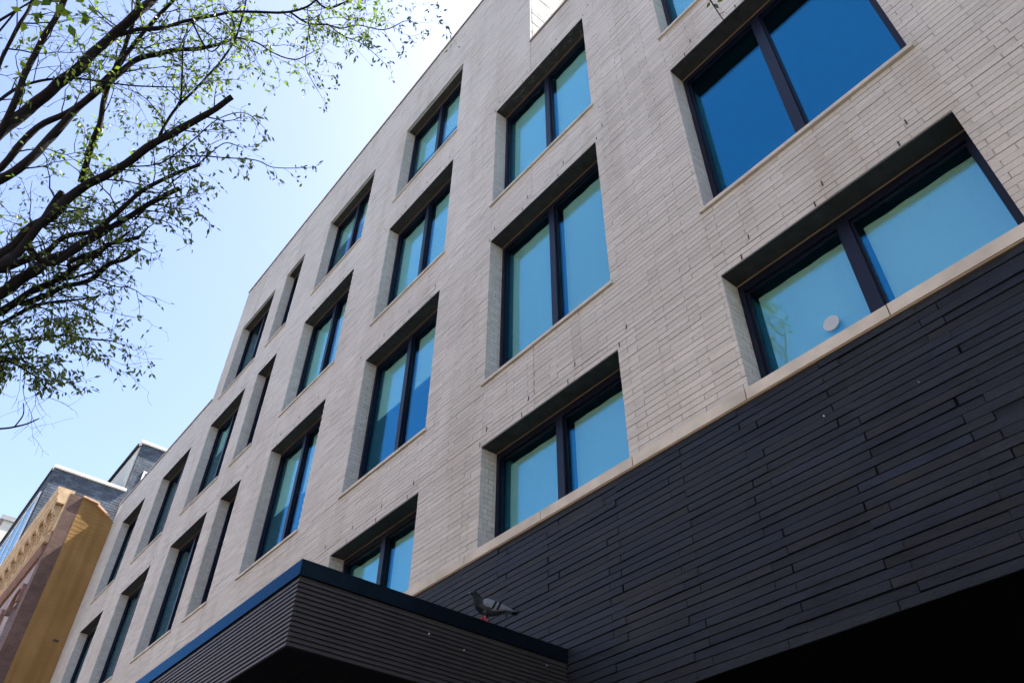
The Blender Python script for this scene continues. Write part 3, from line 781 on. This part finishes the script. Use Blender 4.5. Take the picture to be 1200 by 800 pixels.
# ================================================================== PIGEON
def pigeon(beak, tail, foot_z):
    """a standing feral pigeon; axis given by beak tip and tail tip"""
    beak = Vector(beak); tail = Vector(tail)
    ax = Vector((beak.x - tail.x, beak.y - tail.y, 0)); L = ax.length; ax.normalize()
    sd = Vector((-ax.y, ax.x, 0))            # bird's left
    base = (beak + tail) / 2; base.z = foot_z
    P = thing("pigeon", "grey pigeon with dark wing bars standing on the edge of the black canopy", "pigeon", tuple(base))
    k = L / .36
    def W(u, s, h):
        h = h * .62 if h < .05 else h - .019
        return base + ax * (u * k) + sd * (s * k) + Vector((0, 0, h * k))
    # spine stations: u, height, half width, half height   (tail -> beak end of head)
    st = [(-.125, .112, .018, .010), (-.10, .110, .028, .020), (-.07, .108, .038, .034), (-.03, .106, .050, .048), (.01, .108, .054, .054), (.045, .116, .052, .054),
          (.072, .132, .044, .048), (.088, .152, .035, .039), (.098, .174, .028, .031), (.107, .191, .0235, .025), (.120, .2040, .0215, .0215), (.134, .2070, .0175, .0175), (.146, .2045, .0105, .0105), (.151, .2035, .004, .004)]
    m = MB(); S = 16; 
    n = len(st)
    for i, (u, h, a, b) in enumerate(st):
        p0 = st[max(i - 1, 0)]; p1 = st[min(i + 1, n - 1)]
        t = Vector((p1[0] - p0[0], p1[1] - p0[1])); t.normalize(); nx, nz = -t.y, t.x
        for j in range(S):
            an = 2 * math.pi * j / S; c, s_ = math.cos(an), math.sin(an)
            m.v.append(tuple(W(u + nx * b * s_, a * c, h + nz * b * s_)))
    for i in range(n - 1):
        for j in range(S):
            j2 = (j + 1) % S; m.f.append((i * S + j, i * S + j2, (i + 1) * S + j2, (i + 1) * S + j))
    m.f.append(tuple(range(S))); m.f.append(tuple((n - 1) * S + j for j in reversed(range(S))))
    body = m.obj("body", M['p_body'], P, smooth=True, recalc=True)
    body.data.materials.append(M['p_neck'])
    for f in body.data.polygons:
        c = sum((body.data.vertices[v].co for v in f.vertices), Vector()) / len(f.vertices)
        if (c - base).dot(ax) / k > .074 or c.z - base.z > .142 * k: f.material_index = 1
    # folded wings
    for sgn in (1, -1):
        m = MB(); stn = [(.062, .128, .022), (.045, .126, .038), (.01, .120, .044), (-.03, .116, .040), (-.07, .114, .030), (-.11, .112, .020), (-.145, .110, .010), (-.165, .109, .003)]
        T_ = 7
        for i, (u, h, hh) in enumerate(stn):
            for j in range(T_):
                v = -1 + 2 * j / (T_ - 1)
                out = (.056 if i < 5 else .056 - .011 * (i - 4)) * (1 - .24 * v * v) * (0.93 if i == 0 else 1)
                m.v.append(tuple(W(u, sgn * out, h + hh * v * .95)))
        c0 = len(m.v)
        for i in range(len(stn)):
            u, h, hh = stn[i]
            for j in range(T_):
                v = -1 + 2 * j / (T_ - 1); m.v.append(tuple(W(u, sgn * .028, h + hh * v * .9)))
        for o, rev in ((0, False), (c0, True)):
            for i in range(len(stn) - 1):
                for j in range(T_ - 1):
                    q = (o + i * T_ + j, o + i * T_ + j + 1, o + (i + 1) * T_ + j + 1, o + (i + 1) * T_ + j); m.f.append(q[::-1] if rev else q)
        for i in range(len(stn) - 1):
            for j in (0, T_ - 1): m.f.append((i * T_ + j, (i + 1) * T_ + j, c0 + (i + 1) * T_ + j, c0 + i * T_ + j))
        for i in (0, len(stn) - 1):
            for j in range(T_ - 1): m.f.append((i * T_ + j, i * T_ + j + 1, c0 + i * T_ + j + 1, c0 + i * T_ + j))
        w = m.obj("wing", M['p_wing'], P, smooth=True, recalc=True)
        # two black bars and the dark flight feathers, thin raised feathers on the wing
        for (ua, ub, sl) in ((-.012, .004, -.030), (-.050, -.034, -.026)):
            m = MB()
            for j in range(6):
                v = .75 - 1.5 * j / 5; uu = sl * (1 - j / 5); hh = .117 + .040 * v
                m.v += [tuple(W(ua + uu, sgn * (.0585 - .012 * v * v), hh)), tuple(W(ub + uu, sgn * (.0585 - .012 * v * v), hh)), tuple(W(ua + uu, sgn * .045, hh)), tuple(W(ub + uu, sgn * .045, hh))]
            for j in range(5):
                a = j * 4; m.f += [(a, a + 1, a + 5, a + 4), (a + 2, a + 6, a + 7, a + 3), (a, a + 4, a + 6, a + 2), (a + 1, a + 3, a + 7, a + 5)]
            m.obj("wing_bar", M['p_dark'], w, recalc=True)
        for q in range(4):
            m = MB(); z_ = .094 + .007 * q
            m.tube([W(-.05, sgn * .050, z_ + .004), W(-.10, sgn * (.040 - .003 * q), z_ + .008), W(-.155 + .006 * q, sgn * (.022 - .002 * q), z_ + .012)], [.007 * k, .006 * k, .002 * k], 6)
            m.obj("flight_feather", M['p_dark'] if q > 1 else M['p_wing'], w, smooth=True)
    # tail fan
    m = MB()
    for q in range(5):
        s0 = (q - 2) * .006; s1 = (q - 2) * .0125
        hz = .110 - abs(q - 2) * .0012
        a = [W(-.10, s0 - .008, hz), W(-.10, s0 + .008, hz), W(-.205, s1 + .009, hz - .006), W(-.21, s1, hz - .006), W(-.205, s1 - .009, hz - .006)]
        m.add(a + [p - Vector((0, 0, .004 * k)) for p in a], [(0, 1, 2, 3, 4), (9, 8, 7, 6, 5), (0, 5, 6, 1), (1, 6, 7, 2), (2, 7, 8, 3), (3, 8, 9, 4), (4, 9, 5, 0)])
    tl = m.obj("tail", M['p_wing'], P, recalc=True); tl.data.materials.append(M['p_dark'])
    m = MB(); 
    a = [W(-.168, -.028, .1085), W(-.168, .028, .1085), W(-.212, .036, .1065), W(-.212, -.036, .1065)]
    m.add(a + [p - Vector((0, 0, .009 * k)) for p in a], [(0, 1, 2, 3), (7, 6, 5, 4), (0, 4, 5, 1), (1, 5, 6, 2), (2, 6, 7, 3), (3, 7, 4, 0)]); m.obj("tail_band", M['p_dark'], tl, recalc=True)
    # beak, cere, eyes
    m = MB(); m.tube([W(.145, 0, .2035), W(.160, 0, .2015), W(.172, 0, .196)], [.0055 * k, .0042 * k, .0012 * k], 8); m.obj("beak", M['p_beak'], P, smooth=True)
    m = MB(); m.tube([W(.146, 0, .2085), W(.156, 0, .2065)], [.004 * k, .0028 * k], 8); m.obj("cere", M['p_white'], P, smooth=True)
    for sgn in (1, -1):
        m = MB(); m.tube([W(.130, sgn * .0145, .2085), W(.130, sgn * .0178, .2085), W(.130, sgn * .0186, .2085)], [.0042 * k, .0036 * k, .0015 * k], 10); m.obj("eye", M['p_eye'], P, smooth=True)
    # legs: feathered thigh, red shank, three toes forward and one back
    for sgn, du in ((1, .040), (-1, .012)):
        m = MB(); m.tube([W(.0 + du, sgn * .022, .085), W(.0 + du, sgn * .022, .060), W(-.004 + du, sgn * .022, .042)], [.020 * k, .014 * k, .007 * k], 8); m.obj("thigh", M['p_body'], P, smooth=True)
        m = MB(); m.tube([W(-.004 + du, sgn * .022, .046), W(.004 + du, sgn * .022, .006)], [.0042 * k, .0035 * k], 6)
        for da, ln in ((-.5, .030), (0, .036), (.5, .030), (math.pi, .018)):
            e = W(.004 + du + ln * math.cos(da), sgn * .022 + ln * math.sin(da), .0028); mid = W(.004 + du + ln * .5 * math.cos(da), sgn * .022 + ln * .5 * math.sin(da), .006)
            m.tube([W(.004 + du, sgn * .022, .006), mid, e], [.0036 * k, .0032 * k, .0015 * k], 5)
        m.obj("foot", M['p_red'], P, smooth=True)
    return P
bk_ = Vector((-4.285, 3.075, Z(2.39))); tl_ = Vector((-4.15, 3.40, Z(2.33)))
pigeon(bk_, tl_, Z(CZT))

# ================================================================== TREES
def curve(pts, n=5):
    """Catmull-Rom through (pos, radius)"""
    out = []
    P_ = [pts[0]] + pts + [pts[-1]]
    for i in range(1, len(P_) - 2):
        for s in range(n):
            t = s / n; a, b, c, d = (P_[i - 1][0], P_[i][0], P_[i + 1][0], P_[i + 2][0])
            v = .5 * ((2 * b) + (c - a) * t + (2 * a - 5 * b + 4 * c - d) * t * t + (3 * b - a - 3 * c + d) * t ** 3)
            out.append((v, P_[i][1] * (1 - t) + P_[i + 1][1] * t))
    out.append(pts[-1]); return out
TR = random.Random(5)
TREE = thing("street_tree", "kerbside tree with dark sweeping branches and sparse spring leaves at the upper left", "tree", (-6.9, -1.2, .13))
croR = .22
crotch = Vector((-6.6, -1.1, Z(2.6)))
mb = MB()
trunk = [(Vector((-6.95, -1.25, .1)), .27), (Vector((-6.9, -1.22, .35)), .225), (Vector((-6.85, -1.2, 1.2)), .20), (Vector((-6.75, -1.15, 2.4)), .185), (Vector((-6.68, -1.12, 3.4)), .18), (crotch, .17)]
c = curve(trunk, 4); mb.tube([p for p, r in c], [r for p, r in c], 14); mb.obj("trunk", M['bark'], TREE, smooth=True)
limbs = [ # (distance at start, distance at end, start px radius, end px radius, [pixels], continue to the crotch?)
 (6.9, 7.6, 6.8, 4.6, [(-60, 215), (0, 153), (33, 128), (67, 100), (100, 70), (133, 40), (157, 20), (180, -2), (194, -18)], 1),
 (6.6, 7.0, 4.0, 3.0, [(-40, 215), (10, 137), (30, 85), (50, 45), (72, 10), (86, -30)], 1),
 (6.2, 6.6, 2.4, 1.6, [(-40, 160), (-2, 78), (20, 33), (36, 5), (46, -30)], 1),
 (7.2, 8.3, 6.0, 1.4, [(-70, 262), (0, 210), (30, 190), (60, 160), (100, 118), (133, 92), (160, 70), (195, 60), (235, 57), (262, 50), (277, 43)], 1),
 (7.5, 8.0, 4.2, 2.0, [(-70, 258), (0, 196), (43, 150), (87, 127), (130, 87), (150, 62), (175, 30), (207, -3)], 1),
 (7.4, 7.8, 3.4, 2.2, [(94, 214), (107, 170), (117, 140), (124, 110), (134, 82), (147, 56), (157, 20), (165, -10)], 0),
 (7.6, 8.6, 2.8, 1.2, [(143, 40), (160, 36), (187, 33), (217, 25), (253, 18), (283, 14), (333, 15), (360, 8), (374, -4)], 0),
 (7.0, 7.5, 6.6, 3.6, [(-60, 330), (0, 300), (40, 266), (67, 247), (94, 220), (140, 196), (180, 167), (214, 151), (247, 130), (273, 114)], 1),
 (7.6, 7.9, 3.4, 2.2, [(60, 310), (117, 267), (147, 240), (173, 220), (207, 203), (234, 193)], 0),
 (7.8, 8.0, 3.6, 3.0, [(127, 268), (160, 247), (187, 233), (209, 221)], 0),
 (7.0, 7.7, 7.0, 4.6, [(-60, 385), (0, 345), (20, 328), (42, 315), (54, 307), (75, 299), (90, 289), (107, 278), (128, 267)], 1),
 (6.7, 7.3, 6.2, 3.4, [(-60, 345), (0, 313), (17, 301), (30, 283), (47, 262), (62, 240), (73, 225)], 1),
 (7.3, 7.9, 4.2, 2.4, [(-60, 340), (0, 316), (25, 308), (55, 294), (75, 279), (104, 271), (121, 266)], 1),
 (7.2, 8.0, 4.8, 1.6, [(-60, 400), (0, 366), (22, 353), (44, 338), (67, 328), (90, 311), (110, 301), (127, 289), (139, 281), (152, 271)], 1),
 (7.6, 8.0, 2.4, 2.6, [(80, 308), (107, 296), (127, 288), (143, 283), (162, 278)], 0),
 (7.4, 8.2, 3.4, 2.2, [(28, 356), (55, 346), (75, 336), (104, 328), (127, 311), (147, 303), (163, 292)], 0),
 (7.9, 8.0, 1.8, 1.3, [(130, 309), (139, 302), (147, 292)], 0),
 (7.0, 7.9, 2.6, 1.0, [(-50, 408), (0, 380), (33, 362), (60, 354), (85, 352), (110, 348)], 1),
 (7.6, 8.0, 1.8, 1.2, [(60, 333), (94, 323), (117, 315), (129, 306)], 0),
 (6.6, 7.4, 2.0, .9, [(-60, 430), (0, 408), (12, 402), (24, 399), (50, 396), (74, 393), (100, 396), (130, 399)], 1),
 (6.6, 7.2, 1.8, .8, [(-60, 440), (0, 424), (10, 423), (24, 430), (38, 439), (55, 446)], 1),
 (6.2, 6.6, 1.4, .7, [(-60, 505), (0, 502), (20, 499), (35, 495), (46, 490)], 1),
 (6.3, 6.4, .8, .5, [(18, 499), (26, 488), (28, 480), (27, 472)], 0),
 (6.8, 7.4, 1.9, .8, [(-50, 160), (0, 117), (33, 98), (67, 92), (100, 93), (150, 100), (197, 102)], 1),
 (7.7, 8.4, .9, .5, [(200, 185), (233, 183), (267, 185), (300, 188), (320, 196), (350, 197)], 0),
 (8.4, 8.5, .6, .4, [(363, 12), (362, 30), (360, 50), (358, 77), (366, 95), (373, 107)], 0),
 (8.2, 8.8, 1.3, .5, [(338, 16), (362, 28), (382, 29), (400, 33), (420, 30), (450, 35), (473, 25)], 0),
 (8.4, 8.8, .7, .4, [(385, 29), (402, 42), (425, 52), (446, 70)], 0),
 (7.7, 8.6, 1.8, 1.0, [(187, 157), (207, 127), (233, 100), (260, 70), (277, 43), (290, -5)], 0),
 (7.6, 7.9, 1.6, 1.0, [(213, 120), (213, 95), (214, 65), (216, 48)], 0),
 (7.7, 8.5, 1.3, .6, [(277, 45), (300, 50), (320, 62), (345, 70), (365, 62)], 0),
 (7.8, 8.4, 1.0, .5, [(155, 195), (190, 190), (225, 165), (255, 140), (285, 132), (305, 145)], 0),
 (7.7, 8.3, 1.0, .5, [(160, 255), (200, 215), (235, 190), (262, 168), (280, 172)], 0),
 (7.7, 8.3, 1.2, .5, [(225, 22), (245, 60), (262, 48), (275, 30), (262, 5)], 0),
 (8.2, 8.8, 1.4, .7, [(372, 0), (385, 10), (410, 0), (430, -8)], 0),
]
limb3 = []
for (d0, d1, r0, r1, px, cont) in limbs:
    n = len(px); pts = []; start = None
    if not cont and limb3:                      # side branches grow out of the nearest limb
        best = None
        for cc, _, _ in limb3:
            for p_, r_ in cc:
                q_ = proj(p_); dd_ = math.hypot(q_[0] - px[0][0], q_[1] - px[0][1])
                if best is None or dd_ < best[0]: best = (dd_, p_)
        if best[0] < 60:
            start = best[1]; ds = (start - Vector((0, 0, H))).length; d1 += ds - d0; d0 = ds
            if best[0] > 6: pts.append((start, r0 / CF * d0)); start = None
    if cont:
        s = at(px[0][0], px[0][1], d0); mid = (s * .45 + crotch * .55) + Vector((0, 0, -.12)); rr = r0 / CF * d0
        pts += [(crotch + Vector((0, 0, -.1)), rr * 1.35), (mid, rr * 1.15)]
    for i, (x, y) in enumerate(px):
        t = i / (n - 1); d = d0 + (d1 - d0) * t; jit = .05 * math.sin(i * 2.1 + d0 * 7)
        pts.append((start if (i == 0 and start is not None) else at(x, y, d + jit), (r0 + (r1 - r0) * t) / CF * d * .86))
    c = curve(pts, 5)
    # knots and small kinks
    c = [(p + Vector((noise.noise(p * 5), noise.noise(p * 5 + Vector((9, 0, 0))), noise.noise(p * 5 + Vector((0, 9, 0))))) * r * .55, r * (1 + .16 * noise.noise(p * 9))) for p, r in c]
    m = MB(); m.tube([p for p, r in c], [r for p, r in c], 9 if r0 > 3 else 6); m.obj("branch", M['bark'], TREE, smooth=True)
    limb3.append((c[(8 if cont else 0):], r0, cont))
twigs = MB(); leaves = MB()
LF = random.Random(21)
def leafdens(px, py):
    d = .34
    if py > 372 and px < 150: d = 1.0
    if py > 462: return 0
    if px > 225: d = .5
    if px > 330: d = .6
    if 60 < px < 260 and 130 < py < 260: d = .6
    if py < 330 and py > 270: d = .3
    return d
def put_leaf(p, d, size):
    n = Vector((LF.uniform(-1, 1), LF.uniform(-1, 1), LF.uniform(.2, 1.2))).normalized()
    dd = (d * .6 + Vector((LF.uniform(-.6, .6), LF.uniform(-.6, .6), LF.uniform(-.9, .1)))).normalized()
    v, f = blade(p, dd, n, size * LF.uniform(.7, 1.25), size * LF.uniform(.34, .5)); leaves.add(v, f)
def twig(p, d, ln, r, depth, droop=.0):
    n = max(3, int(ln / .07)); pts = [p]; dirs = [d]; cur = p.copy(); dd = d.copy()
    for i in range(n):
        dd = (dd + Vector((TR.gauss(0, .20), TR.gauss(0, .20), TR.gauss(0, .20) - droop))).normalized()
        cur = cur + dd * (ln / n); pts.append(cur.copy()); dirs.append(dd.copy())
    rr = [max(r * (1 - .75 * i / n), .0009) for i in range(n + 1)]
    twigs.tube(pts, rr, 3 if r < .004 else 4, cap=False)
    q = proj(cur); den = leafdens(q[0], q[1])
    for i in range(1, n + 1):
        if depth > 0 and TR.random() < .62:
            sd = dirs[i].cross(Vector((TR.uniform(-1, 1), TR.uniform(-1, 1), TR.uniform(-1, 1)))).normalized()
            twig(pts[i], (dirs[i] * .7 + sd * .9).normalized(), ln * TR.uniform(.28, .55), r * .6, depth - 1, droop + .02)
        if TR.random() < den * (1.15 if depth < 2 else .5):
            for _ in range(2 if TR.random() < den * .6 else 1):
                put_leaf(pts[i] + Vector((LF.gauss(0, .008), LF.gauss(0, .008), LF.gauss(0, .008))), dirs[i], .054)
for c, r0, cont in limb3:
    n = len(c); step = 2
    for i in range(1, n - 1, step):
        p, r = c[i]; q = proj(p)
        if not (-40 < q[0] < 520 and -12 < q[1] < 455): continue
        if TR.random() < (.6 if r0 > 3 else .85):
            t = (c[i + 1][0] - c[i - 1][0]).normalized()
            sd = t.cross(Vector((TR.uniform(-1, 1), TR.uniform(-1, 1), TR.uniform(-1, 1)))).normalized()
            ln = TR.uniform(.22, .62) if r0 > 1.0 else TR.uniform(.10, .24)
            twig(p + sd * r * .8, (t * .75 + sd * .8 + Vector((0, 0, .1))).normalized(), ln, min(r * .45, .0065), 2 if r0 > 1 else 1)
    if r0 < 3.0 and proj(c[-1][0])[1] < 440:
        p, r = c[-1]; t = (c[-1][0] - c[-3][0]).normalized(); twig(p, t, .2, r * .8, 1, .05)
# leafy low sprays at the left edge and hanging sprays at the tips
for (x0, y0, x1, y1, cnt, d0) in ((-10, 368, 95, 392, 34, 7.2), (0, 410, 60, 432, 15, 7.0), (0, 340, 105, 362, 8, 7.5), (20, 20, 230, 60, 10, 8.6), (110, 120, 190, 190, 22, 9.0), (100, 10, 250, 110, 10, 8.8), (0, 190, 120, 270, 20, 8.6), (150, 190, 250, 250, 12, 8.2), (180, 60, 290, 130, 12, 8.8), (60, 285, 125, 345, 14, 8.0), (300, 60, 352, 78, 5, 8.4), (395, 12, 440, 55, 9, 8.7)):
    for _ in range(cnt):
        x, y = TR.uniform(x0, x1), TR.uniform(y0, y1); p = at(x, y, d0 + TR.uniform(-.35, .35))
        twig(p, Vector((TR.uniform(-.2, 1), TR.uniform(-.4, .6), TR.uniform(-.5, .3))).normalized(), TR.uniform(.12, .34), .0022, 1, .06)
twigs.obj("twig", M['bark'], TREE, kind='stuff')
leaves.obj("foliage", M['leaf'], TREE, kind='stuff')
# the few big leaves near the top left corner
big = [(27, 3, 18, -1), (36, 16, 13, .3), (57, 3, 17, -.6), (66, 14, 15, .1), (81, 28, 14, 1.2), (94, 15, 10, .5), (97, 20, 9, 1.3), (102, 19, 8, 1.6), (88, 2, 12, -.3), (42, 18, 9, 1.4), (24, 71, 9, 1.0), (22, 46, 7, .8), (104, 5, 10, 1.0), (48, 13, 8, 1.6)]
for x, y, s, a in big + [(30, 26, 10, 1.9), (62, -2, 13, 2.6), (74, 4, 12, 2.2), (50, 2, 12, 2.9), (108, 12, 8, .7), (12, 8, 12, .4)]:
    s *= 1.35
    p = at(x, y, 5.0); q = at(x + s * math.cos(a), y + s * math.sin(a), 5.0 + .02)
    up = (Vector((0, 0, H)) - p).normalized() + Vector((LF.uniform(-.5, .5), LF.uniform(-.5, .5), LF.uniform(-.5, .5)))
    v, f = blade(p, q - p, up.normalized(), (q - p).length, (q - p).length * .55)
    m = MB(); m.add(v, f); m.obj("leaf", M['leaf'], TREE)
m = MB(); m.tube([at(-20, 60, 5.3), at(20, 12, 5.2), at(60, -12, 5.1), at(110, -25, 5.0)], [.006, .005, .004, .003], 5); m.tube([at(60, -12, 5.1), at(72, 6, 5.05), at(84, 20, 5.0), at(96, 16, 5.0)], [.003, .0025, .002, .0012], 4)
m.tube([at(20, 12, 5.2), at(-10, 30, 5.3), at(-60, 150, 5.6), at(-120, 300, 6.0)], [.006, .008, .012, .018], 6); m.obj("twig", M['bark'], TREE)

# the sunlit row of houses across the street, behind the camera: unseen, added to bounce warm light on the shaded front
OB = thing("opposite_building", "low sunlit sandstone row on the far side of the street, unseen, added for its bounced light", "building", (-12, -20, 0))
mb = MB(); mb.box(-70, 45, -30, -18, 0, 13.5); mb.obj("wall", mat_simple("sandstone", (.60, .47, .36), .9), OB)
mb = MB(); mb.box(-70.3, 45.3, -30.2, -17.5, 13.5, 14.1); mb.obj("cornice", M['stone'], OB)
ow = MB(); ow.box(-.6, .6, -.06, .04, 0, 2.0); owm = ow.mesh("window", M['frame'])
for i in range(27):
    for j in range(3): link("window", owm, OB, (-64 + i * 3.9, -18.0, 2.2 + j * 3.8))
# second tree, behind the camera: only one hanging twig reaches the picture
T2 = thing("young_tree", "thin hanging twig of a young tree in front of the large top right window", "tree", (1.9, -1.5, .13))
tk = [(Vector((1.9, -1.5, .1)), .10), (Vector((1.88, -1.45, 1.6)), .08), (Vector((1.8, -1.3, 3.6)), .065), (Vector((1.6, -.9, 5.4)), .05), (Vector((1.1, -.2, 6.8)), .035)]
c = curve(tk, 4); m = MB(); m.tube([p for p, r in c], [r for p, r in c], 10); m.obj("trunk", M['bark'], T2, smooth=True)
e0 = at(812, -40, 5.6)
c = curve([(tk[-1][0], .033), ((tk[-1][0] + e0) / 2 + Vector((0, 0, .3)), .018), (e0, .007)], 5); m = MB(); m.tube([p for p, r in c], [r for p, r in c], 7); m.obj("branch", M['bark'], T2, smooth=True)
m = MB(); tw = [(812, -40), (826, -10), (836, 6), (843, 17), (849, 25), (854, 32), (855, 38)]
c = curve([(at(x, y, 5.5), .006 * (1 - i * .13)) for i, (x, y) in enumerate(tw)], 4); m.tube([p for p, r in c], [r for p, r in c], 5)
m.tube([at(843, 17, 5.5), at(848, 14, 5.5), at(852, 16, 5.5)], [.002, .0015, .001], 4)
m.obj("twig", M['bark'], T2)
cr = MB(); R2 = random.Random(4); bl = MB()  # unseen crown, added to keep sky light off the reveals and charcoal brick
for i in range(34):
    a = R2.uniform(0, 6.28); e = R2.uniform(-.2, 1.2); ln = R2.uniform(1.8, 3.6)
    st_ = Vector((1.88, -1.45, 1.6)).lerp(Vector((3.2, -1.6, 6.8)), R2.random())
    en = Vector((5.6, -1.9, 8.2)) + Vector((math.cos(a) * math.cos(e) * ln * .95, math.sin(a) * math.cos(e) * ln * .8, math.sin(e) * ln))
    bl.tube([st_, (st_ + en) / 2 + Vector((0, 0, .4)), en], [.035, .022, .008], 5)
    for k in range(190):
        t = R2.uniform(.35, 1.15); p = st_.lerp(en, t) + Vector((R2.gauss(0, .42), R2.gauss(0, .42), R2.gauss(0, .36)))
        if p.x < 2.1: continue
        v, f = blade(p, Vector((R2.uniform(-1, 1), R2.uniform(-1, 1), R2.uniform(-1, .3))), Vector((R2.uniform(-1, 1), R2.uniform(-1, 1), 1)).normalized(), .13, .08); cr.add(v, f)
bl.obj("branch", M['bark'], T2, kind='stuff'); cr.obj("foliage", M['leaf'], T2, kind='stuff')
for x, y, s, a in ((832, 2, 9, 2.0), (836, 5, 9, .6), (840, 2, 8, -.2), (833, -3, 9, 3.0)):
    p = at(x, y, 5.5); q = at(x + s * math.cos(a), y + s * math.sin(a), 5.5)
    v, f = blade(p, q - p, ((Vector((0, 0, H)) - p).normalized() + Vector((.3, .2, .3))).normalized(), (q - p).length, (q - p).length * .5)
    m = MB(); m.add(v, f); m.obj("leaf", M['leaf'], T2)
